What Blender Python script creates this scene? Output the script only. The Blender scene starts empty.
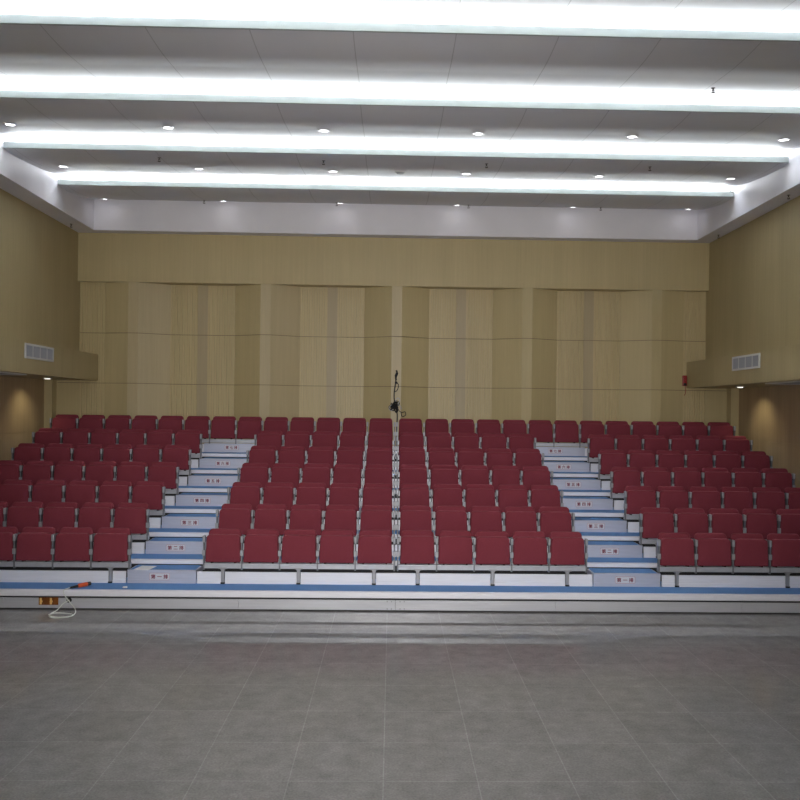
import bpy, bmesh, math, random
from mathutils import Vector, Matrix

SC = bpy.context.scene
COL = SC.collection
random.seed(7)

# ------------------------------------------------------------------ helpers
def new_obj(name, bm, mat=None, parent=None, loc=None, smooth=False):
    me = bpy.data.meshes.new(name)
    bmesh.ops.recalc_face_normals(bm, faces=bm.faces[:])
    bm.to_mesh(me)
    bm.free()
    mats = mat if isinstance(mat, (list, tuple)) else [mat]
    for m in mats:
        if m:
            me.materials.append(m)
    if smooth:
        for p in me.polygons:
            p.use_smooth = True
    o = bpy.data.objects.new(name, me)
    COL.objects.link(o)
    if parent:
        o.parent = parent
    if loc:
        o.location = loc
    return o

def link_mesh(name, me, parent=None, loc=(0, 0, 0), rot=None):
    o = bpy.data.objects.new(name, me)
    COL.objects.link(o)
    o.parent = parent
    o.location = loc
    if rot:
        o.rotation_euler = rot
    return o

def empty(name, loc=(0, 0, 0), rot=None):
    o = bpy.data.objects.new(name, None)
    o.empty_display_size = 0.1
    COL.objects.link(o)
    o.location = loc
    if rot:
        o.rotation_euler = rot
    return o

def tag(o, label, cat, group=None, kind=None):
    o['label'] = label
    o['category'] = cat
    if group:
        o['group'] = group
    if kind:
        o['kind'] = kind
    return o

def struct(o):
    o['kind'] = 'structure'
    return o

def bx(bm, x0, x1, y0, y1, z0, z1, bev=0.0, mi=0):
    r = bmesh.ops.create_cube(bm, size=1.0)
    vs = r['verts']
    for v in vs:
        v.co = Vector(((x0 + x1) / 2 + v.co.x * (x1 - x0),
                       (y0 + y1) / 2 + v.co.y * (y1 - y0),
                       (z0 + z1) / 2 + v.co.z * (z1 - z0)))
    fs = set(f for v in vs for f in v.link_faces)
    for f in fs:
        f.material_index = mi
    if bev > 0:
        es = list(set(e for v in vs for e in v.link_edges))
        r = bmesh.ops.bevel(bm, geom=es, offset=bev, segments=2, affect='EDGES', profile=0.5)
        for f in r['faces']:
            f.material_index = mi
    return bm

def box(*a, **k):
    return bx(bmesh.new(), *a, **k)

def loft(bm, rings, cap=True, mi=0):
    """rings: list of lists of points of the same length (closed loops)"""
    vr = [[bm.verts.new(p) for p in r] for r in rings]
    n = len(vr[0])
    for a, b in zip(vr[:-1], vr[1:]):
        for i in range(n):
            f = bm.faces.new((a[i], a[(i + 1) % n], b[(i + 1) % n], b[i]))
            f.material_index = mi
    if cap:
        for r in (vr[0], vr[-1]):
            f = bm.faces.new(r)
            f.material_index = mi
    return bm

def cyl(bm, c, r, h, axis='z', n=20, r2=None, mi=0):
    r2 = r if r2 is None else r2
    rings = []
    for rr, t in ((r, 0.0), (r2, h)):
        ring = []
        for i in range(n):
            a = 2 * math.pi * i / n
            p = (rr * math.cos(a), rr * math.sin(a), t)
            if axis == 'y':
                p = (p[0], p[2], p[1])
            elif axis == 'x':
                p = (p[2], p[0], p[1])
            ring.append((c[0] + p[0], c[1] + p[1], c[2] + p[2]))
        rings.append(ring)
    return loft(bm, rings, mi=mi)

def catmull(pts, sub=8, closed=False):
    P = [Vector(p) for p in pts]
    out = []
    n = len(P)
    rng = range(n) if closed else range(n - 1)
    for i in rng:
        if closed:
            p0, p1, p2, p3 = P[i - 1], P[i], P[(i + 1) % n], P[(i + 2) % n]
        else:
            p0 = P[i - 1] if i > 0 else P[i] * 2 - P[i + 1]
            p1, p2 = P[i], P[i + 1]
            p3 = P[i + 2] if i + 2 < n else P[i + 1] * 2 - P[i]
        for k in range(sub):
            t = k / sub
            out.append(0.5 * ((2 * p1) + (p2 - p0) * t + (2 * p0 - 5 * p1 + 4 * p2 - p3) * t * t
                              + (3 * p1 - p0 - 3 * p2 + p3) * t ** 3))
    if not closed:
        out.append(P[-1])
    return out

def tube(bm, pts, r, n=8, mi=0):
    pts = [Vector(p) for p in pts]
    rings = []
    up = Vector((0.3, 0.2, 1)).normalized()
    for i, p in enumerate(pts):
        a = pts[max(i - 1, 0)]
        b = pts[min(i + 1, len(pts) - 1)]
        d = (b - a)
        if d.length < 1e-9:
            continue
        d.normalize()
        u = d.cross(up)
        if u.length < 1e-4:
            u = d.cross(Vector((1, 0, 0)))
        u.normalize()
        up = u.cross(d).normalized()
        rr = r[i] if isinstance(r, (list, tuple)) else r
        rings.append([p + (u * math.cos(2 * math.pi * k / n) + up * math.sin(2 * math.pi * k / n)) * rr for k in range(n)])
    return loft(bm, rings, mi=mi)

def rrect(x0, x1, z0, z1, r_top, r_bot, taper=0.0, n=5):
    """rounded rectangle outline in xz, list of (x, z); taper narrows the top by that much each side"""
    pts = []
    cor = [(x1, z0, r_bot, -90), (x1, z1, r_top, 0), (x0, z1, r_top, 90), (x0, z0, r_bot, 180)]
    for (cx, cz, r, a0) in cor:
        sx = -1 if cx == x1 else 1
        sz = 1 if cz == z0 else -1
        for i in range(n + 1):
            a = math.radians(a0 + 90 * i / n)
            x = cx + sx * r + r * math.cos(a)
            z = cz + sz * r + r * math.sin(a)
            t = (z - z0) / (z1 - z0)
            xm = (x0 + x1) / 2
            hw = (x1 - x0) / 2
            x = xm + (x - xm) * (1 - taper * t / hw)
            pts.append((x, z))
    return pts

def cushion(outline, y0, y1, rnd, lean=None, puff=0.012):
    """upholstered slab: outline in xz, from y0 (front) to y1 (back), soft edges; lean(z) shifts y"""
    xs = [p[0] for p in outline]
    zs = [p[1] for p in outline]
    cx, cz = (min(xs) + max(xs)) / 2, (min(zs) + max(zs)) / 2
    hx, hz = (max(xs) - min(xs)) / 2, (max(zs) - min(zs)) / 2
    lean = lean or (lambda z: 0.0)
    bm = bmesh.new()
    rings = []
    def ring(inset, y):
        return [(cx + (x - cx) * (hx - inset) / hx,
                 y + lean(cz + (z - cz) * (hz - inset) / hz),
                 cz + (z - cz) * (hz - inset) / hz) for x, z in outline]
    rings.append(ring(hx * 0.55, y0 - puff))
    rings.append(ring(hx * 0.28, y0 - puff * 0.7))
    for i in range(5):
        a = math.pi / 2 * i / 4
        rings.append(ring(rnd * (1 - math.sin(a)), y0 + rnd * (1 - math.cos(a))))
    for i in range(5):
        a = math.pi / 2 * i / 4
        rings.append(ring(rnd * (1 - math.cos(a)), y1 - rnd * (1 - math.sin(a))))
    return loft(bm, rings)

# ------------------------------------------------------------------ materials
def mat(name, col, rough=0.5, metal=0.0, spec=0.5, noise=0.0, nscale=20.0, stretch=(1, 1, 1), bump=0.0):
    m = bpy.data.materials.new(name)
    m.use_nodes = True
    nt = m.node_tree
    b = nt.nodes['Principled BSDF']
    b.inputs['Base Color'].default_value = (*col, 1)
    b.inputs['Roughness'].default_value = rough
    b.inputs['Metallic'].default_value = metal
    b.inputs['Specular IOR Level'].default_value = spec
    if noise or bump:
        tc = nt.nodes.new('ShaderNodeTexCoord')
        mp = nt.nodes.new('ShaderNodeMapping')
        mp.inputs['Scale'].default_value = stretch
        nz = nt.nodes.new('ShaderNodeTexNoise')
        nz.inputs['Scale'].default_value = nscale
        nz.inputs['Detail'].default_value = 4
        nt.links.new(tc.outputs['Object'], mp.inputs['Vector'])
        nt.links.new(mp.outputs['Vector'], nz.inputs['Vector'])
        if noise:
            rp = nt.nodes.new('ShaderNodeMapRange')
            rp.inputs['From Min'].default_value = 0.3
            rp.inputs['From Max'].default_value = 0.7
            rp.inputs['To Min'].default_value = 1 - noise
            rp.inputs['To Max'].default_value = 1 + noise
            mx = nt.nodes.new('ShaderNodeVectorMath')
            mx.operation = 'SCALE'
            mx.inputs[0].default_value = col
            nt.links.new(nz.outputs['Fac'], rp.inputs['Value'])
            nt.links.new(rp.outputs['Result'], mx.inputs['Scale'])
            nt.links.new(mx.outputs['Vector'], b.inputs['Base Color'])
        if bump:
            bp = nt.nodes.new('ShaderNodeBump')
            bp.inputs['Strength'].default_value = bump
            bp.inputs['Distance'].default_value = 0.01
            nt.links.new(nz.outputs['Fac'], bp.inputs['Height'])
            nt.links.new(bp.outputs['Normal'], b.inputs['Normal'])
    return m

def emis(name, col, s):
    m = bpy.data.materials.new(name)
    m.use_nodes = True
    b = m.node_tree.nodes['Principled BSDF']
    b.inputs['Base Color'].default_value = (0.8, 0.8, 0.8, 1)
    b.inputs['Emission Color'].default_value = (*col, 1)
    b.inputs['Emission Strength'].default_value = s
    return m

M_fabric = mat('maroon_fabric', (0.20, 0.034, 0.050), 0.85, spec=0.2, noise=0.18, nscale=160, bump=0.25)
_b = M_fabric.node_tree.nodes['Principled BSDF']
_b.inputs['Sheen Weight'].default_value = 0.22
_b.inputs['Sheen Roughness'].default_value = 0.4
_b.inputs['Sheen Tint'].default_value = (1.0, 0.45, 0.5, 1)
M_metal = mat('silver_metal', (0.45, 0.46, 0.50), 0.42, metal=0.45, noise=0.06, nscale=8)
M_post = mat('silver_post_metal', (0.33, 0.335, 0.36), 0.45, metal=0.4)
M_postdark = mat('grey_post_metal', (0.17, 0.175, 0.19), 0.5, metal=0.4)
M_leg = mat('grey_leg_metal', (0.33, 0.33, 0.35), 0.45, metal=0.5)
M_dark = mat('black_rubber', (0.012, 0.012, 0.013), 0.7)
M_under = mat('dark_understructure_shade', (0.02, 0.02, 0.022), 0.8)  # near-black understructure; its colour also puts in the shade of the tier gaps
M_alu = mat('white_aluminium', (0.82, 0.82, 0.88), 0.4, metal=0.1, noise=0.04, nscale=3, stretch=(1, 4, 30))
M_skirt = mat('silver_skirt_aluminium', (0.54, 0.545, 0.585), 0.38, metal=0.3, noise=0.05, nscale=2, stretch=(0.6, 4, 30))
M_step = mat('step_aluminium', (0.52, 0.54, 0.65), 0.42, metal=0.3, noise=0.05, nscale=4, stretch=(0.5, 4, 20))
M_carpet = mat('blue_carpet', (0.115, 0.285, 0.60), 0.65, spec=0.3, noise=0.12, nscale=90)
M_paint = mat('white_paint', (0.80, 0.785, 0.825), 0.7, spec=0.2, noise=0.03, nscale=1.5)
M_lip = mat('pale_lip_paint', (0.42, 0.465, 0.455), 0.6, spec=0.2)
M_riser = mat('cove_riser_paint', (0.80, 0.82, 0.82), 0.6, spec=0.2)
M_slab = mat('grey_concrete', (0.2, 0.2, 0.2), 0.9, noise=0.1, nscale=3)
M_ring = mat('downlight_ring_white', (0.75, 0.75, 0.78), 0.4)
M_lens = emis('downlight_lens', (0.95, 0.94, 1.0), 5.0)
M_lens2 = emis('bulkhead_downlight_lens', (1.0, 0.97, 0.85), 0.6)
M_spr = mat('sprinkler_dark', (0.05, 0.045, 0.045), 0.5, metal=0.4)
M_ventframe = mat('vent_frame_grey', (0.62, 0.62, 0.60), 0.5)
M_ventslat = mat('vent_slat_grey', (0.36, 0.37, 0.40), 0.5)
M_signbg = mat('sign_white', (0.66, 0.66, 0.72), 0.5)
M_signred = mat('sign_crimson', (0.22, 0.008, 0.04), 0.5)
M_signpink = mat('sign_border_rose', (0.42, 0.16, 0.22), 0.5)
M_red = mat('red_plastic', (0.30, 0.012, 0.014), 0.4)
M_orange = mat('orange_plastic', (0.72, 0.10, 0.02), 0.4)
M_amber = mat('amber_plastic', (0.20, 0.065, 0.015), 0.25, noise=0.5, nscale=9, stretch=(1, 1, 0.3))
M_brass = mat('brass', (0.95, 0.62, 0.20), 0.3, metal=0.2)
M_cord = mat('white_cord', (0.72, 0.74, 0.70), 0.5)
M_greycord = mat('grey_cord', (0.42, 0.42, 0.44), 0.5)
M_paper = mat('white_paper', (0.92, 0.92, 0.92), 0.7)

def wood(name, col, rough=0.42, amp=0.10, big=0.05, spec=0.4, plank=0.0):
    m = bpy.data.materials.new(name)
    m.use_nodes = True
    nt = m.node_tree
    N = nt.nodes
    Lk = nt.links.new
    b = N['Principled BSDF']
    b.inputs['Roughness'].default_value = rough
    b.inputs['Specular IOR Level'].default_value = spec
    tc = N.new('ShaderNodeTexCoord')
    mp = N.new('ShaderNodeMapping')
    mp.inputs['Scale'].default_value = (14, 14, 0.35)
    nz = N.new('ShaderNodeTexNoise')
    nz.inputs['Scale'].default_value = 2.2
    nz.inputs['Detail'].default_value = 6
    nz.inputs['Roughness'].default_value = 0.65
    Lk(tc.outputs['Object'], mp.inputs['Vector'])
    Lk(mp.outputs['Vector'], nz.inputs['Vector'])
    mp2 = N.new('ShaderNodeMapping')
    mp2.inputs['Scale'].default_value = (1.7, 1.7, 0.12)
    nz2 = N.new('ShaderNodeTexNoise')
    nz2.inputs['Scale'].default_value = 1.5
    Lk(tc.outputs['Object'], mp2.inputs['Vector'])
    Lk(mp2.outputs['Vector'], nz2.inputs['Vector'])
    r1 = N.new('ShaderNodeMapRange')
    r1.inputs['From Min'].default_value = 0.3
    r1.inputs['From Max'].default_value = 0.7
    r1.inputs['To Min'].default_value = 1 - amp
    r1.inputs['To Max'].default_value = 1 + amp
    r2 = N.new('ShaderNodeMapRange')
    r2.inputs['From Min'].default_value = 0.3
    r2.inputs['From Max'].default_value = 0.7
    r2.inputs['To Min'].default_value = 1 - big
    r2.inputs['To Max'].default_value = 1 + big
    Lk(nz.outputs['Fac'], r1.inputs['Value'])
    Lk(nz2.outputs['Fac'], r2.inputs['Value'])
    mu = N.new('ShaderNodeMath')
    mu.operation = 'MULTIPLY'
    Lk(r1.outputs['Result'], mu.inputs[0])
    Lk(r2.outputs['Result'], mu.inputs[1])
    sc = N.new('ShaderNodeVectorMath')
    sc.operation = 'SCALE'
    sc.inputs[0].default_value = col
    Lk(mu.outputs['Value'], sc.inputs['Scale'])
    Lk(sc.outputs['Vector'], b.inputs['Base Color'])
    return m

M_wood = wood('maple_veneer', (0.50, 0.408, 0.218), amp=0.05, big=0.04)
M_woodrib = wood('ribbed_maple_veneer', (0.56, 0.455, 0.248), amp=0.06, big=0.05)
M_woodgrey = wood('grey_sheen_maple_veneer', (0.505, 0.415, 0.245), amp=0.05)  # greyer maple copy; sheen on centre-facing folds put into the colour
M_woodplain = wood('plain_strip_veneer', (0.44, 0.355, 0.215), amp=0.05)
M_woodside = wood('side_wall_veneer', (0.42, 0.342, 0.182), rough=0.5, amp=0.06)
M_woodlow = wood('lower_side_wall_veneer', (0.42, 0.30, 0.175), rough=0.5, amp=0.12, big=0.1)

def floor_mat():
    m = bpy.data.materials.new('polished_granite_tile')
    m.use_nodes = True
    nt = m.node_tree
    N = nt.nodes
    Lk = nt.links.new
    b = N['Principled BSDF']
    tc = N.new('ShaderNodeTexCoord')
    mp = N.new('ShaderNodeMapping')
    mp.inputs['Location'].default_value = (0.12, 0.3, 0)
    br = N.new('ShaderNodeTexBrick')
    br.offset = 0.0
    br.inputs['Scale'].default_value = 1.0
    br.inputs['Brick Width'].default_value = 0.72
    br.inputs['Row Height'].default_value = 0.72
    br.inputs['Mortar Size'].default_value = 0.005
    br.inputs['Mortar Smooth'].default_value = 0.2
    br.inputs['Bias'].default_value = 0.0
    br.inputs['Color1'].default_value = (0.212, 0.206, 0.200, 1)
    br.inputs['Color2'].default_value = (0.235, 0.228, 0.222, 1)
    br.inputs['Mortar'].default_value = (0.28, 0.275, 0.27, 1)
    Lk(tc.outputs['Object'], mp.inputs['Vector'])
    Lk(mp.outputs['Vector'], br.inputs['Vector'])
    nz = N.new('ShaderNodeTexNoise')
    nz.inputs['Scale'].default_value = 4.5
    nz.inputs['Detail'].default_value = 8
    nz.inputs['Roughness'].default_value = 0.75
    Lk(tc.outputs['Object'], nz.inputs['Vector'])
    mr = N.new('ShaderNodeMapRange')
    mr.inputs['From Min'].default_value = 0.3
    mr.inputs['From Max'].default_value = 0.7
    mr.inputs['To Min'].default_value = 0.80
    mr.inputs['To Max'].default_value = 1.2
    Lk(nz.outputs['Fac'], mr.inputs['Value'])
    nz3 = N.new('ShaderNodeTexNoise')
    nz3.inputs['Scale'].default_value = 55
    nz3.inputs['Detail'].default_value = 3
    Lk(tc.outputs['Object'], nz3.inputs['Vector'])
    mr3 = N.new('ShaderNodeMapRange')
    mr3.inputs['From Min'].default_value = 0.3
    mr3.inputs['From Max'].default_value = 0.7
    mr3.inputs['To Min'].default_value = 0.85
    mr3.inputs['To Max'].default_value = 1.15
    Lk(nz3.outputs['Fac'], mr3.inputs['Value'])
    mu = N.new('ShaderNodeMath')
    mu.operation = 'MULTIPLY'
    Lk(mr.outputs['Result'], mu.inputs[0])
    Lk(mr3.outputs['Result'], mu.inputs[1])
    sc = N.new('ShaderNodeVectorMath')
    sc.operation = 'SCALE'
    Lk(br.outputs['Color'], sc.inputs[0])
    Lk(mu.outputs['Value'], sc.inputs['Scale'])
    Lk(sc.outputs['Vector'], b.inputs['Base Color'])
    rr = N.new('ShaderNodeMapRange')
    rr.inputs['From Min'].default_value = 0.3
    rr.inputs['From Max'].default_value = 0.7
    rr.inputs['To Min'].default_value = 0.015
    rr.inputs['To Max'].default_value = 0.045
    Lk(nz.outputs['Fac'], rr.inputs['Value'])
    Lk(rr.outputs['Result'], b.inputs['Roughness'])
    b.inputs['Specular IOR Level'].default_value = 0.17
    return m
M_floor = floor_mat()

def panel_mat():
    """grey-white ceiling paint with thin board joints every 1.15 m"""
    m = bpy.data.materials.new('curved_ceiling_paint')
    m.use_nodes = True
    nt = m.node_tree
    N = nt.nodes
    Lk = nt.links.new
    b = N['Principled BSDF']
    b.inputs['Roughness'].default_value = 0.55
    b.inputs['Specular IOR Level'].default_value = 0.3
    tc = N.new('ShaderNodeTexCoord')
    sp = N.new('ShaderNodeSeparateXYZ')
    Lk(tc.outputs['Object'], sp.inputs['Vector'])
    a = N.new('ShaderNodeMath')
    a.operation = 'ADD'
    a.inputs[1].default_value = 0.575 + 1.15 * 20
    Lk(sp.outputs['X'], a.inputs[0])
    d = N.new('ShaderNodeMath')
    d.operation = 'MODULO'
    d.inputs[1].default_value = 1.15
    Lk(a.outputs['Value'], d.inputs[0])
    c = N.new('ShaderNodeMath')
    c.operation = 'LESS_THAN'
    c.inputs[1].default_value = 0.012
    Lk(d.outputs['Value'], c.inputs[0])
    nz = N.new('ShaderNodeTexNoise')
    nz.inputs['Scale'].default_value = 0.7
    nz.inputs['Detail'].default_value = 3
    Lk(tc.outputs['Object'], nz.inputs['Vector'])
    cr = N.new('ShaderNodeMix')
    cr.data_type = 'RGBA'
    cr.inputs['A'].default_value = (0.68, 0.685, 0.72, 1)
    cr.inputs['B'].default_value = (0.74, 0.745, 0.775, 1)
    Lk(nz.outputs['Fac'], cr.inputs['Factor'])
    mx = N.new('ShaderNodeMix')
    mx.data_type = 'RGBA'
    mx.inputs['B'].default_value = (0.52, 0.52, 0.54, 1)
    Lk(cr.outputs['Result'], mx.inputs['A'])
    Lk(c.outputs['Value'], mx.inputs['Factor'])
    Lk(mx.outputs['Result'], b.inputs['Base Color'])
    return m
M_panel = panel_mat()

# ------------------------------------------------------------------ camera
F = 811.5
HC = 2.822
yaw, roll = 0.022, 0.012
cy_, sy_ = math.cos(yaw), math.sin(yaw)
Xc = Vector((cy_, -sy_, 0))
Yc = Vector((sy_, cy_, 0))
Zc = Vector((0, 0, 1))
right = Xc * math.cos(roll) + Zc * math.sin(roll)
upv = -Xc * math.sin(roll) + Zc * math.cos(roll)
cam = bpy.data.cameras.new('camera')
camo = bpy.data.objects.new('camera', cam)
COL.objects.link(camo)
camo.matrix_world = Matrix(((right.x, upv.x, -Yc.x, -0.09), (right.y, upv.y, -Yc.y, 0.0),
                            (right.z, upv.z, -Yc.z, HC), (0, 0, 0, 1)))
cam.sensor_width = 36
cam.lens = F * 36 / 800
cam.shift_x = -(409.53 - 400) / 800
cam.shift_y = (410.94 - 400) / 800
SC.camera = camo

# ------------------------------------------------------------------ room dimensions
YB = 18.05          # recessed plane of the back wall
YE = 17.86          # shallow end bays of the back wall
YF = 17.73          # flush plane of the back wall (header, piers)
SIDE = {-1: (6.915, 6.505, 7.57, 7.40), 1: (6.86, 6.435, 7.52, 7.345)}   # upper wall, bulkhead face, lower wall, pilaster
XU, XB, XL, XP = SIDE[-1]
ZB0, ZB1 = 3.40, 3.97
ZS = 6.595          # soffit underside
ZH = 5.545          # header bottom
YN = -4.0           # near end of the modelled hall
ZT = 7.75

# floor
o = new_obj('floor', box(-9, 9, YN, 18.3, -0.2, 0), M_floor)
struct(o)

# ---- back wall: folded veneer panels
def wall_profile():
    """(x, y, material index of the span starting at this point) from left to right"""
    P = []
    def rib(xa, xb, YB=YB):
        n = max(3, round(abs(xb - xa) / 0.055))
        w = (xb - xa) / n
        for i in range(n):
            x = xa + i * w
            P.append((x, YB, 1))
            P.append((x + w * 0.70, YB, 1))
            P.append((x + w * 0.76, YB + 0.02, 1))
            P.append((x + w * 0.94, YB + 0.02, 1))
    P.append((-7.6, YE, 0))
    P.append((-6.9, YE, 0))
    rib(-6.9, -6.36, YE)
    for c in (-5.72, -2.86, 0.0, 2.86, 5.72):
        if c > -5.72:
            rib(c - 1.32, c - 0.72)
        P.append((c - (0.72 if c > -5 else 0.64), YB if c > -5 else YE, 0))
        P.append((c - 0.11, YF, 2 if c <= 0 else 0))
        P.append((c + 0.11, YF, 2 if c < 0 else 0))  # left-half slants facing the centre: reflected light painted by the greyer veneer
        if c < 5:
            P.append((c + 0.72, YB, 1))
            rib(c + 0.72, c + 1.32)
            P.append((c + 1.32, YB, 4))
        else:
            P.append((c + 0.64, YE, 1))
            rib(c + 0.64, 6.85, YE)
    P.append((6.85, YE, 0))
    P.append((7.6, YE, 0))
    return P
PROF = wall_profile()
bm = bmesh.new()
bands = [(0.0, 3.345), (3.357, 4.437), (4.449, ZH + 0.02)]
for z0, z1 in bands:
    lo = [bm.verts.new((x, y, z0)) for x, y, _ in PROF]
    hi = [bm.verts.new((x, y, z1)) for x, y, _ in PROF]
    for i in range(len(PROF) - 1):
        if PROF[i + 1][0] - PROF[i][0] < 1e-6:
            continue
        f = bm.faces.new((lo[i], lo[i + 1], hi[i + 1], hi[i]))
        f.material_index = PROF[i][2]
    # returns at the joints: short ledges so that the joint reads as a groove
    for zz, vs in ((z0, lo), (z1, hi)):
        bk = [bm.verts.new((v.co.x, v.co.y + 0.03, zz)) for v in vs]
        for i in range(len(vs) - 1):
            if PROF[i + 1][0] - PROF[i][0] < 1e-6:
                continue
            bm.faces.new((vs[i], vs[i + 1], bk[i + 1], bk[i])).material_index = 3
# groove backing follows the fold
for z0, z1 in ((3.335, 3.367), (4.427, 4.459)):
    lo = [bm.verts.new((x, y + 0.025, z0)) for x, y, _ in PROF]
    hi = [bm.verts.new((x, y + 0.025, z1)) for x, y, _ in PROF]
    for i in range(len(PROF) - 1):
        if PROF[i + 1][0] - PROF[i][0] < 1e-6:
            continue
        bm.faces.new((lo[i], lo[i + 1], hi[i + 1], hi[i])).material_index = 3
M_groove = mat('joint_shadow_wood', (0.20, 0.15, 0.09), 0.8)
bx(bm, -7.8, 7.8, YB + 0.06, YB + 0.3, 0, ZT, mi=0)      # solid wall behind
back = new_obj('wall_back', bm, [M_wood, M_woodrib, M_woodgrey, M_groove, M_woodplain])
struct(back)
bm = box(-6.93, 6.875, YF - 0.012, YB + 0.06, ZH, ZS + 0.6)
hd = new_obj('header_panel', bm, M_wood, back)

# ---- side walls, bulkheads, pilasters
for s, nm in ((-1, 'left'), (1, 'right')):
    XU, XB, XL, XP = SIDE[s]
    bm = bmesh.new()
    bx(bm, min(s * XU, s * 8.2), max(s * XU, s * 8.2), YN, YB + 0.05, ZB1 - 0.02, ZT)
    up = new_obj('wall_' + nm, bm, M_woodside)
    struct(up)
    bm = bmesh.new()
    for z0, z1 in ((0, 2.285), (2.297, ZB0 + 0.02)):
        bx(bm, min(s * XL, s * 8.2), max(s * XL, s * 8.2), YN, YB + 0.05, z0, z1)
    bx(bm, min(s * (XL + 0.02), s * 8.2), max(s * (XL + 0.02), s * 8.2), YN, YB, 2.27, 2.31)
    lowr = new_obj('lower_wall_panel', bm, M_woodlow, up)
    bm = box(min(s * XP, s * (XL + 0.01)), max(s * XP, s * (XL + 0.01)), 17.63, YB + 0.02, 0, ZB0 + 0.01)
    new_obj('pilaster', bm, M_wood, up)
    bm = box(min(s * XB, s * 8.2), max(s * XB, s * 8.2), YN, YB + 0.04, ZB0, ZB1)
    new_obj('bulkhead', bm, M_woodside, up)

# ---- white soffit trims
n = 1
ZFT = 7.42
for s in (-1, 1):
    bm = box(min(s * 6.48, s * 6.94), max(s * 6.48, s * 6.94), YN, YF + 0.02, ZS, ZFT)
    struct(new_obj('trim_%d' % n, bm, M_paint))
    n += 1
bm = box(-6.48, 6.48, 17.43, YF + 0.02, ZS, ZFT)
struct(new_obj('trim_3', bm, M_paint))

# ---- ceiling: slab + curved panels with light coves
ceil = new_obj('ceiling', box(-8.2, 8.2, YN, YB + 0.3, ZT - 0.02, ZT + 0.2), M_slab)
struct(ceil)
LIPS = [17.60, 15.54, 13.38, 11.20, 9.03, 6.86, 4.69, 2.52, 0.35, -1.82]
ZLIP = 7.035
def pz(t, L):
    return ZLIP + 0.012 * math.sin(math.pi * min(t / (0.5 * L), 1)) * -1 + 0.215 * (t / L) ** 2.1
XE = 6.475
for i in range(1, len(LIPS)):
    y0, y1 = LIPS[i], LIPS[i - 1] + (0.13 if i > 1 else -0.16)
    L = y1 - y0
    bm = bmesh.new()
    low = []
    for k in range(25):
        t = L * k / 24
        low.append((y0 + t, pz(t, L)))
    prof = low + [(y, z + 0.03) for y, z in reversed(low)]
    loft(bm, [[(x, y, z) for y, z in prof] for x in (-XE, XE)])
    new_obj('curved_panel', bm, M_panel, ceil, smooth=False)
    bm = bmesh.new()
    prof = [(y0 - 0.02, ZLIP - 0.004), (y0 + 0.012, ZLIP - 0.004), (y0 + 0.012, ZLIP + 0.092), (y0 - 0.02, ZLIP + 0.092)]
    loft(bm, [[(x, y, z) for y, z in prof] for x in (-XE + 0.01, XE - 0.01)])
    new_obj('cove_lip', bm, M_lip, ceil)
    bm = box(-XE + 0.005, XE - 0.005, y0 + 0.15, y0 + 0.17, ZLIP + 0.02, ZLIP + 0.245)
    new_obj('cove_riser', bm, M_riser, ceil)
    bm = bmesh.new()
    for q in range(10):
        xa = -6.2 + q * 1.245
        cyl(bm, (xa, y0 + 0.07, ZLIP + 0.085), 0.012, 1.19, 'x', 10)
    new_obj('fluorescent_tubes', bm, emis('tube_%d' % i, (0.93, 0.98, 1.0), 5.0), ceil)
    # the tube light of this cove
    ld = bpy.data.lights.new('cove_light', 'AREA')
    ld.shape = 'RECTANGLE'
    ld.size = 12.7
    ld.size_y = 0.03
    ld.energy = 95
    ld.color = (0.93, 0.98, 1.0)
    lo_ = bpy.data.objects.new('cove_light', ld)
    COL.objects.link(lo_)
    lo_.location = (0, y0 + 0.075, ZLIP + 0.112)
    lo_.rotation_euler = (math.radians(180 + 36), 0, 0)

# ------------------------------------------------------------------ downlights, sprinklers
ORD = ['first', 'second', 'third', 'fourth', 'fifth', 'sixth', 'seventh', 'eighth', 'ninth', 'tenth', 'eleventh', 'twelfth', 'thirteenth']
def panel_at(y):
    for i in range(1, len(LIPS)):
        y0, y1 = LIPS[i], LIPS[i - 1] + (0.13 if i > 1 else -0.16)
        if y0 <= y <= LIPS[i - 1]:
            L = y1 - y0
            t = y - y0
            z = pz(t, L)
            sl = (pz(t + 0.02, L) - pz(t - 0.02, L)) / 0.04
            return z, math.atan(sl)
def ring_bm():
    bm = bmesh.new()
    prof = [(0.066, 0.0), (0.095, 0.0), (0.092, -0.009), (0.068, -0.010), (0.062, 0.0)]
    n = 28
    rings = []
    for k in range(n):
        a = 2 * math.pi * k / n
        rings.append([(r * math.cos(a), r * math.sin(a), z) for r, z in prof])
    rings.append(rings[0])
    loft(bm, rings, cap=False)
    bmesh.ops.remove_doubles(bm, verts=bm.verts[:], dist=1e-5)
    return bm
ring_me = new_obj('ring_tmp', ring_bm(), M_ring, smooth=True)
lens_me = new_obj('lens_tmp', cyl(bmesh.new(), (0, 0, -0.005), 0.065, 0.007, n=28), M_lens)
lens2_me = new_obj('lens2_tmp', cyl(bmesh.new(), (0, 0, -0.024), 0.05, 0.026, n=28, r2=0.064), M_lens2)
RM, LM, LM2 = ring_me.data, lens_me.data, lens2_me.data
for t in (ring_me, lens_me, lens2_me):
    bpy.data.objects.remove(t)

SIDE6 = ['leftmost', 'second from the left', 'third from the left', 'third from the right', 'second from the right', 'rightmost']
for (y, bay, wx) in ((12.42, 'the front lit ceiling bay', 0.983), (14.50, 'the middle ceiling bay', 0.99), (17.10, 'the rear ceiling bay', 1.02)):
    for k, x in enumerate((-6.02, -3.60, -1.20, 1.21, 3.62, 6.03)):
        x *= wx
        z, sl = panel_at(y)
        e = empty('downlight', (x, y, z - 0.002), (sl, 0, 0))
        tag(e, 'round lit downlight in %s, %s' % (bay, SIDE6[k]), 'ceiling light', 'downlights in the curved ceiling bays')
        link_mesh('trim_ring', RM, e)
        link_mesh('lens', LM, e)

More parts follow.
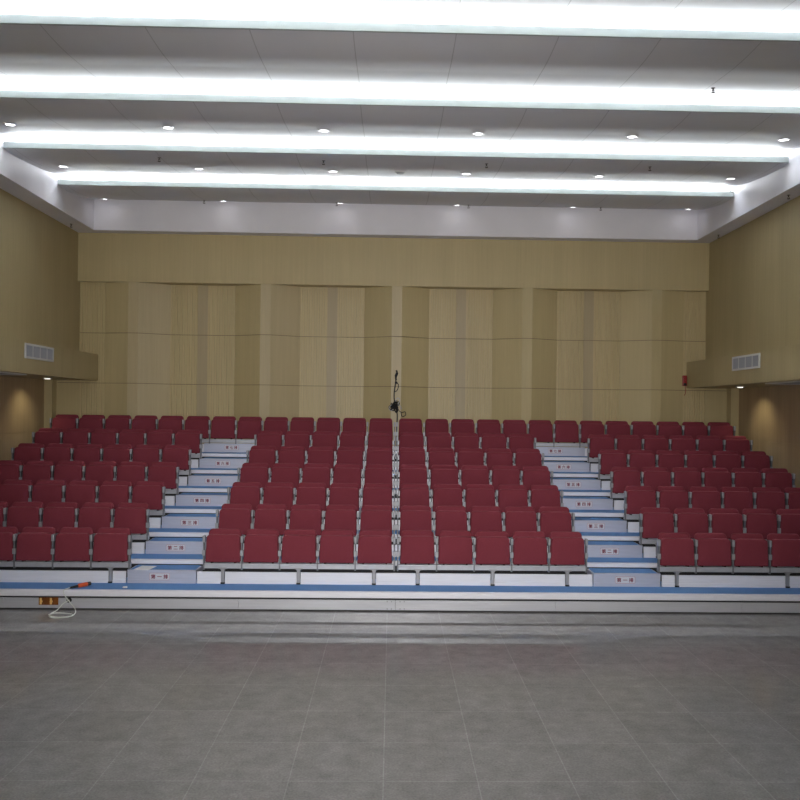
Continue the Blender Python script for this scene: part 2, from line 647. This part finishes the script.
def sprinkler_bm():
    bm = bmesh.new()
    cyl(bm, (0, 0, -0.006), 0.040, 0.008, n=16)
    cyl(bm, (0, 0, -0.060), 0.012, 0.056, n=10)
    bx(bm, -0.022, -0.016, -0.004, 0.004, -0.100, -0.055)
    bx(bm, 0.016, 0.022, -0.004, 0.004, -0.100, -0.055)
    bx(bm, -0.022, 0.022, -0.005, 0.005, -0.061, -0.052)
    cyl(bm, (0, 0, -0.108), 0.036, 0.008, n=14)
    bmesh.ops.scale(bm, vec=(0.7, 0.7, 0.62), verts=bm.verts[:])
    return bm
sp_o = new_obj('tmp', sprinkler_bm(), M_spr)
SPM = sp_o.data
bpy.data.objects.remove(sp_o)
SIDE4 = ['leftmost', 'second from the left', 'second from the right', 'rightmost']
for (y, bay) in ((13.74, 'middle bay'), (17.0, 'rear bay')):
    for k, x in enumerate((-4.05, -1.29, 1.47, 4.26)):
        z, sl = panel_at(y)
        o = link_mesh('sprinkler', SPM, None, (x, y, z + 0.003))
        tag(o, 'small dark sprinkler head under the %s of the ceiling, %s' % (bay, SIDE4[k]), 'sprinkler', 'sprinkler heads on the ceiling')
for x, y, l in ((-6.75, 16.9, 'small dark sprinkler under the white left soffit near the back corner'),
                (6.73, 16.9, 'small dark sprinkler under the white right soffit near the back corner'),
                (6.66, 13.75, 'small dark sprinkler under the white right soffit at the photo edge')):
    o = link_mesh('sprinkler', SPM, None, (x, y, ZS + 0.001))
    tag(o, l, 'sprinkler', 'sprinkler heads on the ceiling')
z, sl = panel_at(10.62)
o = link_mesh('sprinkler', SPM, None, (4.1, 10.62, z + 0.001))
tag(o, 'small dark sprinkler on the topmost visible ceiling bay at right', 'sprinkler', 'sprinkler heads on the ceiling')
z, sl = panel_at(14.45)
e = empty('smoke_detector', (0.01, 14.45, z), (sl, 0, 0))
tag(e, 'round grey smoke detector in the middle of the central ceiling bay', 'smoke detector')
bm = bmesh.new()
cyl(bm, (0, 0, -0.014), 0.10, 0.016, n=26)
new_obj('base', bm, M_ventframe, e, smooth=False)
bm = bmesh.new()
cyl(bm, (0, 0, -0.035), 0.055, 0.022, n=24, r2=0.08)
new_obj('sensor_dome', bm, M_ventslat, e)

# ------------------------------------------------------------------ bulkhead fixtures
for s, y0, y1, z0, z1 in ((-1, 14.3, 15.48, 3.665, 3.93), (1, 14.25, 15.40, 3.66, 3.925)):
    side = 'left' if s < 0 else 'right'
    XB = SIDE[s][1]
    e = empty('air_vent', (s * XB, (y0 + y1) / 2, z0))
    tag(e, 'grey louvred air vent in the wooden bulkhead on the %s wall' % side, 'air vent', 'air vents in the side bulkheads')
    w = (y1 - y0) / 2
    h = z1 - z0
    fr = 0.035
    def xr(a, b):
        return (min(s * -a, s * -b), max(s * -a, s * -b))
    bm = bmesh.new()
    xa, xb = xr(0.0, 0.022)
    bx(bm, xa, xb, -w, w, 0, fr)
    bx(bm, xa, xb, -w, w, h - fr, h)
    bx(bm, xa, xb, -w, -w + fr, fr, h - fr)
    bx(bm, xa, xb, w - fr, w, fr, h - fr)
    new_obj('frame', bm, M_ventframe, e)
    xa, xb = xr(0.001, 0.004)
    new_obj('backing', box(xa, xb, -w + fr, w - fr, fr, h - fr), M_under, e)
    bm = bmesh.new()
    nsl = 34
    for k in range(nsl):
        yy = -w + fr + (2 * w - 2 * fr) * (k + 0.5) / nsl
        xa, xb = xr(0.004, 0.016)
        bx(bm, xa, xb, yy - 0.010, yy + 0.010, fr, h - fr)
    new_obj('louvres', bm, M_ventslat, e)
    bm = bmesh.new()
    for k in (1, 2, 3):
        yy = -w + 2 * w * k / 4
        xa, xb = xr(0.004, 0.020)
        bx(bm, xa, xb, yy - 0.012, yy + 0.012, fr, h - fr)
    new_obj('mullions', bm, M_ventframe, e)

for s, x, y in ((-1, -7.05, 16.55), (1, 7.02, 16.42)):
    side = 'left' if s < 0 else 'right'
    e = empty('bulkhead_downlight', (x, y, ZB0 - 0.001))
    tag(e, 'round lit downlight under the bulkhead of the %s wall' % side, 'ceiling light', 'downlights under the bulkheads')
    link_mesh('trim_ring', RM, e)
    link_mesh('lens', LM2, e)
    ld = bpy.data.lights.new('bulkhead_spot', 'SPOT')
    ld.energy = 13
    ld.color = (1.0, 0.94, 0.62)
    ld.spot_size = math.radians(110)
    ld.spot_blend = 1.0
    ld.shadow_soft_size = 0.06
    lo_ = bpy.data.objects.new('bulkhead_spot', ld)
    COL.objects.link(lo_)
    lo_.location = (x, y, ZB0 - 0.03)
    lo_.rotation_euler = (0, math.radians(-20 if s < 0 else 20) * -1, 0)
    # recessed ceiling panel further forward
    e = empty('ceiling_grille', (s * 7.0, 14.1 if s < 0 else 13.9, ZB0))
    tag(e, 'pale grey rectangular grille under the bulkhead of the %s wall' % side, 'ceiling grille', 'grilles under the bulkheads')
    bm = bmesh.new()
    bx(bm, -0.36, 0.36, -0.6, -0.55, -0.02, 0.0)
    bx(bm, -0.36, 0.36, 0.55, 0.6, -0.02, 0.0)
    bx(bm, -0.36, -0.31, -0.55, 0.55, -0.02, 0.0)
    bx(bm, 0.31, 0.36, -0.55, 0.55, -0.02, 0.0)
    new_obj('frame', bm, M_ventframe, e)
    bm = bmesh.new()
    for k in range(18):
        yy = -0.55 + 1.10 * (k + 0.5) / 18
        bx(bm, -0.31, 0.31, yy - 0.018, yy + 0.018, -0.014, -0.004)
    new_obj('louvres', bm, M_ventslat, e)

# red alarm device on the back wall beside the right bulkhead
e = empty('fire_alarm_bell', (6.385, YE, 3.425))
tag(e, 'small red alarm device on the back wall beside the right bulkhead', 'fire alarm')
bm = bmesh.new()
bx(bm, -0.045, 0.045, -0.06, 0.0, 0.02, 0.255, bev=0.012)
new_obj('body', bm, M_red, e)
bm = bmesh.new()
cyl(bm, (0, -0.085, 0.185), 0.035, 0.03, 'y', 18)
new_obj('sounder', bm, M_red, e)
bm = bmesh.new()
bx(bm, -0.032, 0.032, -0.068, -0.055, 0.03, 0.085, bev=0.004)
new_obj('dark_lens', bm, M_dark, e)
bm = bmesh.new()
tube(bm, catmull([(0.02, -0.01, 0.03), (0.035, -0.008, -0.06), (0.03, -0.008, -0.14), (0.0, -0.008, -0.19)]), 0.006)
new_obj('wire', bm, M_red, e)

# ------------------------------------------------------------------ stand: tiers
YN0, DD = 11.40, 0.8686        # front nosing of tier 1, tier depth
ZD0, HD = 0.272, 0.2725        # deck level of tier 1, tier rise
YP0, ZP0, HP = 11.845, 0.991, 0.2682   # front of the armrest posts, their top, rise per row
XW = 7.28
ROWN = ['front', 'second', 'third', 'fourth', 'fifth', 'sixth', 'back']
TIERN = ['lowest', 'second', 'third', 'fourth', 'fifth', 'sixth', 'topmost']
PL = 0.03
def legs_x(r):
    h = [0.32, 1.42, 2.52]
    sd = [4.145, 5.795, 7.0]
    if r == 6:
        h = [0.32, 1.42, 2.52, 4.42, 5.82, 6.92]
        sd = []
    return h, sd
for r in range(7):
    yn = YN0 + r * DD
    zd = ZD0 + r * HD
    yb = yn + DD + 0.06 if r < 6 else 17.60
    e = empty('seating_tier', (0, yn, zd - 0.1))
    if r == 0:
        lb = 'lowest blue-topped seating tier with white nosing and silver skirt on the floor'
    else:
        lb = '%s white-edged seating tier, stepping up under the %s row of seats' % (TIERN[r], ROWN[r])
    tag(e, lb, 'seating platform', 'stepped tiers of the seating stand')
    zo = -(zd - 0.1)
    def part(name, bm, m):
        bmesh.ops.translate(bm, verts=bm.verts[:], vec=(0, -yn, zo))
        return new_obj(name, bm, m, e)
    # deck with carpet
    part('deck_board', box(-XW, XW, yn + 0.03, yb, zd - 0.045, zd - 0.008), M_under)
    part('carpet', box(-XW, XW, yn + 0.012, yb, zd - 0.008, zd - 0.001), M_carpet)
    # nosing: extruded white aluminium section
    prof = [(0.06, 0.0), (0.008, 0.0), (0.0, -0.008), (0.0, -0.030), (0.004, -0.034), (0.0, -0.038),
            (0.0, -0.060), (0.006, -0.066), (0.06, -0.066)] if r else [(0.06, 0.0), (0.008, 0.0), (0.0, -0.008), (0.0, -0.030), (0.004, -0.034), (0.0, -0.038),
            (0.0, -0.078), (0.006, -0.088), (0.06, -0.088)]
    bm = bmesh.new()
    loft(bm, [[(x, yn + y, zd + z) for y, z in prof] for x in (-XW, XW)])
    bx(bm, -XW, XW, yn - 0.001, yn + 0.012, zd, zd + 0.002)
    part('nosing', bm, M_alu)
    if r == 0:
        bm = bmesh.new()
        edges = [-XW, -4.85 - 0.6, -2.2, -0.006, 2.25, 4.9, XW]
        for a, b in zip(edges[:-1], edges[1:]):
            bx(bm, a + 0.002, b - 0.002, yn + 0.004, yn + 0.03, 0.018, 0.158, bev=0.003)
        part('skirt', bm, M_skirt)
        part('skirt_gap', box(-XW, XW, yn + 0.05, yn + 0.08, 0.0, zd - 0.05), M_under)
        bm = bmesh.new()
        for xx in (-0.12, -0.06, 0.06, 0.12):
            cyl(bm, (xx, yn - 0.001, 0.140), 0.010, 0.006, 'y', 10)
            cyl(bm, (xx, yn - 0.001, 0.038), 0.010, 0.006, 'y', 10)
        part('rivets', bm, M_post)
    else:
        # dark panel painting the shadow gap below this tier, standing on the tier in front
        part('shade_back_panel', box(-XW, XW, yn + 0.016, yn + 0.03, zd - HD, zd - 0.05), M_under)
    # white riser panels at the foot of the seats
    yr = yn + 0.48
    zt = zd + 0.172
    h, sd = legs_x(r)
    spans = []
    if r < 6:
        e_in = [0.0] + h
        for s in (-1, 1):
            for i in range(len(h) - 1):
                spans.append((s * (h[i] + 0.03), s * (h[i + 1] - 0.03)))
            spans.append((s * (h[-1] + 0.03), s * 2.895))
            spans.append((s * 3.925, s * (sd[0] - 0.03)))
            for i in range(len(sd) - 1):
                spans.append((s * (sd[i] + 0.03), s * (sd[i + 1] - 0.03)))
            spans.append((s * (sd[-1] + 0.03), s * XW))
        spans.append((-h[0] + 0.03, h[0] - 0.03))
    else:
        spans = [(-XW, XW)]
    for a, b in spans:
        a, b = min(a, b), max(a, b)
        prof = [(0.0, 0.0), (0.0, 0.046), (0.006, 0.05), (0.006, zt - zd - 0.004), (0.010, zt - zd), (0.03, zt - zd), (0.03, 0.0)]
        bm = bmesh.new()
        loft(bm, [[(x, yr + y, zd + z) for y, z in prof] for x in (a, b)])
        part('riser_panel', bm, M_alu)

# ------------------------------------------------------------------ aisle steps with row signs
NUM = ['\u4e00', '\u4e8c', '\u4e09', '\u56db', '\u4e94', '\u516d', '\u4e03']
NUMW = ['one', 'two', 'three', 'four', 'five', 'six', 'seven']
text_cache = {}
def text_mesh(ch, size):
    if ch in text_cache:
        return text_cache[ch]
    cu = bpy.data.curves.new('lettering', 'FONT')
    cu.body = ch
    cu.size = size
    cu.extrude = 0.0006
    cu.align_x = 'CENTER'
    cu.align_y = 'CENTER'
    ob = bpy.data.objects.new('tmp', cu)
    COL.objects.link(ob)
    bpy.context.view_layer.update()
    dg = bpy.context.evaluated_depsgraph_get()
    me = bpy.data.meshes.new_from_object(ob.evaluated_get(dg))
    bpy.data.objects.remove(ob)
    if len(me.vertices):
        xs = [v.co.x for v in me.vertices]
        ys = [v.co.y for v in me.vertices]
        cx, cyy = (min(xs) + max(xs)) / 2, (min(ys) + max(ys)) / 2
        for v in me.vertices:
            v.co.x -= cx
            v.co.y -= cyy
    # heavier strokes: the glyph laid over itself with hairline offsets
    b2 = bmesh.new()
    for dx, dy in ((0, 0), (0.0022, 0), (-0.0022, 0), (0, 0.0018), (0, -0.0018)):
        t = me.copy()
        t.transform(Matrix.Translation((dx, dy, 0)))
        b2.from_mesh(t)
        bpy.data.meshes.remove(t)
    b2.to_mesh(me)
    b2.free()
    me.materials.clear()
    me.materials.append(M_signred)
    text_cache[ch] = me
    return me

def outline_frame(x0, x1, z0, z1, r, w):
    o_ = rrect(x0, x1, z0, z1, r, r)
    i_ = rrect(x0 + w, x1 - w, z0 + w, z1 - w, r - w, r - w)
    bm = bmesh.new()
    vo = [bm.verts.new((x, -0.0045, z)) for x, z in o_]
    vi = [bm.verts.new((x, -0.0045, z)) for x, z in i_]
    vo2 = [bm.verts.new((x, -0.003, z)) for x, z in o_]
    vi2 = [bm.verts.new((x, -0.003, z)) for x, z in i_]
    n = len(vo)
    for i in range(n):
        j = (i + 1) % n
        bm.faces.new((vo[i], vo[j], vi[j], vi[i]))
        bm.faces.new((vo[i], vo[j], vo2[j], vo2[i]))
        bm.faces.new((vi[i], vi[j], vi2[j], vi2[i]))
    return bm

for s in (-1, 1):
    side = 'left' if s < 0 else 'right'
    for r in range(7):
        yn = YN0 + r * DD
        zd = ZD0 + r * HD
        yr = yn + 0.475
        xc = s * 3.405
        e = empty('aisle_step', (xc, yr, zd))
        tag(e, 'silver step in the %s aisle marked with the crimson row %s sign' % (side, NUMW[r]), 'step', 'steps in the %s aisle' % side)
        w = 0.495
        if r < 6:
            hh = 0.194
            dep = DD - 0.475 + 0.014
            bm = bmesh.new()
            prof = [(0.0, 0.0), (0.0, 0.052), (0.004, 0.055), (0.004, hh - 0.05), (0.0, hh - 0.046), (0.0, hh - 0.006), (0.006, hh),
                    (0.035, hh), (0.035, hh - 0.012), (dep, hh - 0.012), (dep, 0.0)]
            loft(bm, [[(x, y, z) for y, z in prof] for x in (-w, w)])
            new_obj('step_box', bm, M_step, e)
            bm = box(-w + 0.03, w - 0.03, 0.03, dep - 0.002, hh - 0.012, hh - 0.002)
            new_obj('tread_carpet', bm, M_carpet, e)
            zs_ = 0.099
        else:
            bm = bmesh.new()
            bx(bm, -0.60, 0.60, -0.012, 0.0, 0.0, 0.19, bev=0.003)
            new_obj('step_box', bm, M_step, e)
            zs_ = 0.105
        yo = -0.001 if r < 6 else -0.013
        sg = bmesh.new()
        ol = rrect(-0.149, 0.149, -0.052, 0.052, 0.022, 0.022)
        loft(sg, [[(x, -0.003, z) for x, z in ol], [(x, 0.005, z) for x, z in ol]])
        so = new_obj('row_sign', sg, M_signbg, e, (-0.03 * 1, yo, zs_))
        so['label'] = 'pale sign plate with crimson border and characters'
        new_obj('sign_border', outline_frame(-0.149, 0.149, -0.052, 0.052, 0.022, 0.004), M_signpink, so)
        for ch, cx in (('\u7b2c', -0.09), (NUM[r], 0.0), ('\u6392', 0.09)):
            link_mesh('lettering', text_mesh(ch, 0.068), so, (cx, -0.0045, 0.0), (math.radians(90), 0, 0))

# sheet of paper on the first left step
bm = bmesh.new()
bx(bm, -0.115, 0.115, -0.155, 0.155, 0.0, 0.002)
o = new_obj('paper_sheet', bm, M_paper, None, (-3.685, 12.0, ZD0 + 0.197))
o.rotation_euler = (0, 0, math.radians(-8))
tag(o, 'white sheet of paper lying on the lowest step of the left aisle', 'paper')
bm = bmesh.new()
bx(bm, -0.03, 0.03, -0.02, 0.02, 0, 0.02, bev=0.006)
o = new_obj('paper_scrap', bm, M_paper, None, (-3.83, 11.56, ZD0))
tag(o, 'tiny white scrap on the blue edge below the left aisle', 'paper scrap')

# ------------------------------------------------------------------ seat prototypes
def seat_meshes():
    out = {}
    ol = rrect(-0.255, 0.255, 0.0, 0.400, 0.055, 0.018, taper=0.014)
    bm = cushion(ol, -0.005, 0.085, 0.026, lean=lambda z: (z - 0.0) * 0.03)
    o = new_obj('t', bm, M_fabric, smooth=True)
    out['seat_pan'] = o.data
    bpy.data.objects.remove(o)
    ol = rrect(-0.253, 0.253, 0.02, 0.464, 0.06, 0.03, taper=0.014)
    bm = cushion(ol, 0.105, 0.175, 0.028, lean=lambda z: z * 0.10)
    o = new_obj('t', bm, M_fabric, smooth=True)
    out['backrest'] = o.data
    bpy.data.objects.remove(o)
    bm = bmesh.new()
    bx(bm, -0.012, 0.012, 0.03, 0.13, -0.026, 0.012, bev=0.004)
    o = new_obj('t', bm, M_dark)
    out['hinge'] = o.data
    bpy.data.objects.remove(o)
    return out
SM = seat_meshes()

def frame_meshes():
    out = {}
    # armrest post: local origin at top-centre-front height 0 (top); z goes down
    bm = bmesh.new()
    prof = [(0.004, -0.512), (0.052, -0.512), (0.056, -0.30), (0.062, -0.06), (0.056, -0.032), (0.030, -0.022), (0.006, -0.026),
            (-0.006, -0.03), (-0.008, -0.10), (0.002, -0.16), (0.006, -0.30)]
    loft(bm, [[(x, y, z) for y, z in prof] for x in (-0.011, 0.011)])
    o = new_obj('t', bm, M_postdark)
    out['armrest_post'] = o.data
    bpy.data.objects.remove(o)
    # arm pad (rounded knuckle on top)
    bm = bmesh.new()
    bx(bm, -0.019, 0.019, -0.010, 0.070, -0.115, -0.018, bev=0.009)
    o = new_obj('t', bm, M_post)
    out['arm_cap'] = o.data
    bpy.data.objects.remove(o)
    bm = bmesh.new()
    bx(bm, -0.024, 0.024, -0.004, 0.05, -0.305, -0.225, bev=0.004)
    o = new_obj('t', bm, M_post)
    out['hinge_block'] = o.data
    bpy.data.objects.remove(o)
    # leg: T bracket down to the deck; origin at deck
    return out
FM = frame_meshes()
def leg_mesh(h):
    bm = bmesh.new()
    bx(bm, -0.024, 0.024, 0.0, 0.05, 0.022, h - 0.03, bev=0.003)
    bx(bm, -0.060, 0.060, -0.010, 0.06, h - 0.006, h + 0.012, bev=0.003)
    prof = [(-0.040, h - 0.006), (0.040, h - 0.006), (0.022, h - 0.03), (-0.022, h - 0.03)]
    loft(bm, [[(x, y, z) for x, z in prof] for y in (0.0, 0.05)])
    o = new_obj('t', bm, M_leg)
    me = o.data
    bpy.data.objects.remove(o)
    return me
bm = bmesh.new()
bx(bm, -0.03, 0.03, -0.008, 0.058, 0.0, 0.024, bev=0.004)
o = new_obj('t', bm, M_dark)
FOOT = o.data
bpy.data.objects.remove(o)

def seat(x, r, w, label):
    yp = YP0 + r * DD
    zt = ZP0 + r * HP
    zb = zt - 0.403
    e = empty('auditorium_seat', (x, yp, zb))
    tag(e, label, 'seat', 'burgundy tip-up seats of the %s row' % ROWN[r])
    link_mesh('seat_pan', SM['seat_pan'], e)
    link_mesh('backrest', SM['backrest'], e)
    for sx in (-1, 1):
        link_mesh('hinge', SM['hinge'], e, (sx * 0.17, 0, 0.0))
    return e

def bank(r, xs, legs, nm):
    """posts at xs (left to right)"""
    yp = YP0 + r * DD
    zt = ZP0 + r * HP
    zd = ZD0 + r * HD
    xm = (xs[0] + xs[-1]) / 2
    e = empty('seat_frame', (xm, yp, zd))
    tag(e, 'silver beam and armrest posts carrying the %s row of the %s' % (ROWN[r], nm), 'seat frame', 'silver seat frames')
    zb1 = zt - 0.403 - 0.003 - zd - 0.012
    zb0 = zb1 - 0.073
    a, b = xs[0] - xm - 0.013, xs[-1] - xm + 0.013
    bm = bmesh.new()
    prof = [(0.012, zb0), (0.012, zb0 + 0.05), (0.018, zb0 + 0.053), (0.018, zb1), (0.075, zb1), (0.075, zb0)]
    loft(bm, [[(x, y, z) for y, z in prof] for x in (a, b)])
    new_obj('beam', bm, M_metal, e)
    for x in xs:
        p = link_mesh('armrest_post', FM['armrest_post'], e, (x - xm, 0, zt - zd))
        link_mesh('arm_cap', FM['arm_cap'], p)
        link_mesh('hinge_block', FM['hinge_block'], p)
    lm = leg_mesh(zb0)
    for x in legs:
        lg = link_mesh('leg', lm, e, (x - xm, 0.018, 0))
        link_mesh('foot', FOOT, lg)

def pos_word(i, n, ref):
    if i == 0:
        return 'nearest ' + ref
    return '%s from %s' % (ORD[i], ref)

G = 0.045
for r in range(7):
    h, sd = legs_x(r)
    if r < 6:
        banks = []
        for s in (-1, 1):
            side = 'left' if s < 0 else 'right'
            inner = [0.026] + [G + 0.55 * k for k in range(1, 6)]
            outer = [G + 0.55 * k - 0.025 for k in range(7, 14)]
            banks.append((s, inner, h, 'centre-%s bank' % side, 'the centre posts'))
            banks.append((s, outer, sd, '%s bank' % side, 'the aisle'))
    else:
        banks = [(s, [0.026] + [G + 0.55 * k for k in range(1, 14)], h, '%s half' % ('left' if s < 0 else 'right'), 'the centre posts') for s in (-1, 1)]
    for s, ks, lg, nm, ref in banks:
        xs = sorted(s * k for k in ks)
        bank(r, xs, [s * l for l in lg], nm)
        for i in range(len(ks) - 1):
            x = s * ((max(ks[i], G) + ks[i + 1]) / 2 - (0.008 if ks[i] < G else 0))
            lb = 'burgundy tip-up seat in the %s row, %s, %s' % (ROWN[r], nm, pos_word(i, len(ks) - 1, ref))
            seat(x, r, 0.5, lb)

# ------------------------------------------------------------------ tangle of cables by the back wall
e = empty('cable_bundle', (0.0, 17.58, 1.907))
tag(e, 'tangle of black cables on a thin upright against the centre of the back wall', 'cables')
def lp(pts):
    return [(x, y, z - 1.907) for x, y, z in pts]
bm = bmesh.new()
tube(bm, catmull(lp([(0.02, 0, 1.908), (0.02, 0, 2.40), (0.03, 0, 2.75), (-0.03, 0, 3.02), (-0.04, 0, 3.20), (-0.01, 0, 3.45), (0.01, 0, 3.66)])), 0.013)
new_obj('upright', bm, M_dark, e)
bm = bmesh.new()
tube(bm, catmull(lp([(0.0, -0.01, 3.70), (0.015, -0.01, 3.64), (-0.01, -0.01, 3.56), (0.0, -0.01, 3.48)])), [0.018] * 8 + [0.03] * 8 + [0.02] * 9)
new_obj('top_knot', bm, M_dark, e)
bm = bmesh.new()
tube(bm, catmull(lp([(0.0, -0.01, 3.45), (0.05, -0.015, 3.38), (0.03, -0.015, 3.28), (-0.02, -0.015, 3.24), (-0.03, -0.015, 3.34), (0.0, -0.01, 3.44)])), 0.009)
cyl(bm, (0.0, -0.03, 3.43 - 1.907), 0.03, 0.03, 'y', 12)
new_obj('loop', bm, M_dark, e)
rnd = random.Random(3)
bm = bmesh.new()
for k in range(13):
    c = Vector((rnd.uniform(-0.09, 0.02), rnd.uniform(-0.06, 0.0), rnd.uniform(2.84, 2.99)))
    a0 = rnd.uniform(0, 6.28)
    rx, rz = rnd.uniform(0.025, 0.065), rnd.uniform(0.025, 0.075)
    pts = []
    for q in range(7):
        a = a0 + q * 0.9
        pts.append((c.x + rx * math.cos(a), c.y + 0.02 * math.sin(2 * a), c.z + rz * math.sin(a)))
    tube(bm, catmull(lp(pts), 6), rnd.uniform(0.008, 0.013))
new_obj('tangle', bm, M_dark, e)
bm = bmesh.new()
tube(bm, catmull(lp([(0.0, -0.03, 2.95), (0.06, -0.03, 2.84), (0.12, -0.03, 2.79), (0.20, -0.03, 2.80), (0.21, -0.03, 2.73), (0.14, -0.03, 2.70), (0.11, -0.03, 2.78)])), 0.009)
new_obj('tail', bm, M_dark, e)
bm = bmesh.new()
tube(bm, catmull(lp([(-0.02, -0.03, 3.02), (0.04, -0.03, 3.10), (0.08, -0.03, 3.04), (0.05, -0.03, 2.97), (0.10, -0.03, 2.92), (0.12, -0.03, 2.85)])), 0.008)
tube(bm, catmull(lp([(-0.10, -0.05, 2.95), (-0.15, -0.05, 2.88), (-0.10, -0.05, 2.82), (-0.05, -0.05, 2.90)])), 0.008)
new_obj('grey_cable', bm, M_greycord, e)

# ------------------------------------------------------------------ things on the front tier: amber panel, cord, plug
e = empty('amber_socket', (-4.832, YN0 + 0.004, 0.062))
tag(e, 'amber see-through socket panel set in the silver skirt at left', 'socket panel')
bm = bmesh.new()
bx(bm, -0.135, 0.135, -0.006, 0.006, 0.0, 0.105, bev=0.003)
new_obj('panel', bm, M_amber, e)
for xx in (-0.105, 0.035):
    bm = bmesh.new()
    bx(bm, xx - 0.014, xx + 0.014, -0.016, -0.004, 0.008, 0.098, bev=0.004)
    cyl(bm, (xx + 0.006, -0.024, 0.05), 0.018, 0.02, 'y', 14)
    new_obj('brass_contact', bm, M_brass, e)

e = empty('cord_grommet', (-4.545, YN0, 0.132))
tag(e, 'black cable grommet in the silver skirt beside the amber panel', 'grommet')
bm = bmesh.new()
cyl(bm, (0, -0.02, 0), 0.033, 0.028, 'y', 18)
new_obj('collar', bm, M_dark, e)
bm = bmesh.new()
cyl(bm, (0, -0.024, 0), 0.012, 0.006, 'y', 12)
new_obj('bore', bm, M_greycord, e)

e = empty('extension_cord', (-4.5, 11.1, 0.0))
tag(e, 'thin white cord looping on the floor with an orange plug on the blue tier', 'cord')
pts = [(-4.545, 11.378, 0.132), (-4.60, 11.33, 0.10), (-4.65, 11.24, 0.03), (-4.69, 11.14, 0.009), (-4.66, 11.01, 0.007),
       (-4.56, 10.93, 0.007), (-4.40, 10.96, 0.007), (-4.36, 11.06, 0.009), (-4.46, 11.15, 0.007), (-4.62, 11.14, 0.016),
       (-4.68, 11.04, 0.016), (-4.58, 10.94, 0.016), (-4.44, 10.93, 0.016), (-4.345, 11.02, 0.018), (-4.37, 11.17, 0.05), (-4.50, 11.31, 0.12),
       (-4.615, 11.382, 0.22), (-4.61, 11.390, 0.277), (-4.585, 11.43, 0.286), (-4.56, 11.49, 0.288)]
bm = bmesh.new()
tube(bm, [(x + 4.5, y - 11.1, z) for x, y, z in catmull(pts, 10)], 0.0068, n=8)
new_obj('cord', bm, M_cord, e, smooth=True)
def ax(t):
    a = Vector((-4.57, 11.47, 0.287))
    b = Vector((-4.37, 11.72, 0.300))
    p = a + (b - a) * t
    return (p.x + 4.5, p.y - 11.1, p.z)
bm = bmesh.new()
tube(bm, [ax(0.0), ax(0.1), ax(0.3), ax(0.40)], [0.010, 0.014, 0.017, 0.020], n=12)
new_obj('plug_boot', bm, M_dark, e, smooth=True)
bm = bmesh.new()
tube(bm, [ax(0.385), ax(0.42), ax(0.80), ax(0.84)], [0.022, 0.031, 0.031, 0.026], n=14)
new_obj('plug_body', bm, M_orange, e, smooth=True)
bm = bmesh.new()
tube(bm, [ax(0.83), ax(0.90), ax(0.98), ax(1.0)], [0.027, 0.027, 0.027, 0.020], n=14)
new_obj('plug_tip', bm, M_dark, e, smooth=True)

# ------------------------------------------------------------------ light from the stage end
w = bpy.data.worlds.new('world')
SC.world = w
w.use_nodes = True
bg = w.node_tree.nodes['Background']
bg.inputs[0].default_value = (0.97, 0.98, 1.0, 1)
bg.inputs[1].default_value = 0.46

ld = bpy.data.lights.new('camera_flash', 'SPOT')
ld.energy = 1250
ld.spot_size = math.radians(70)
ld.spot_blend = 1.0
ld.shadow_soft_size = 0.05
ld.color = (1.0, 0.97, 0.93)
lo_ = bpy.data.objects.new('camera_flash', ld)
COL.objects.link(lo_)
lo_.location = (-0.09, 0.05, HC + 0.12)
lo_.rotation_euler = (math.radians(90), 0, -0.0)

SC.view_settings.view_transform = 'Standard'
SC.view_settings.look = 'None'
SC.view_settings.exposure = 1.1
SC.view_settings.gamma = 1.0
SC.view_settings.use_curve_mapping = False
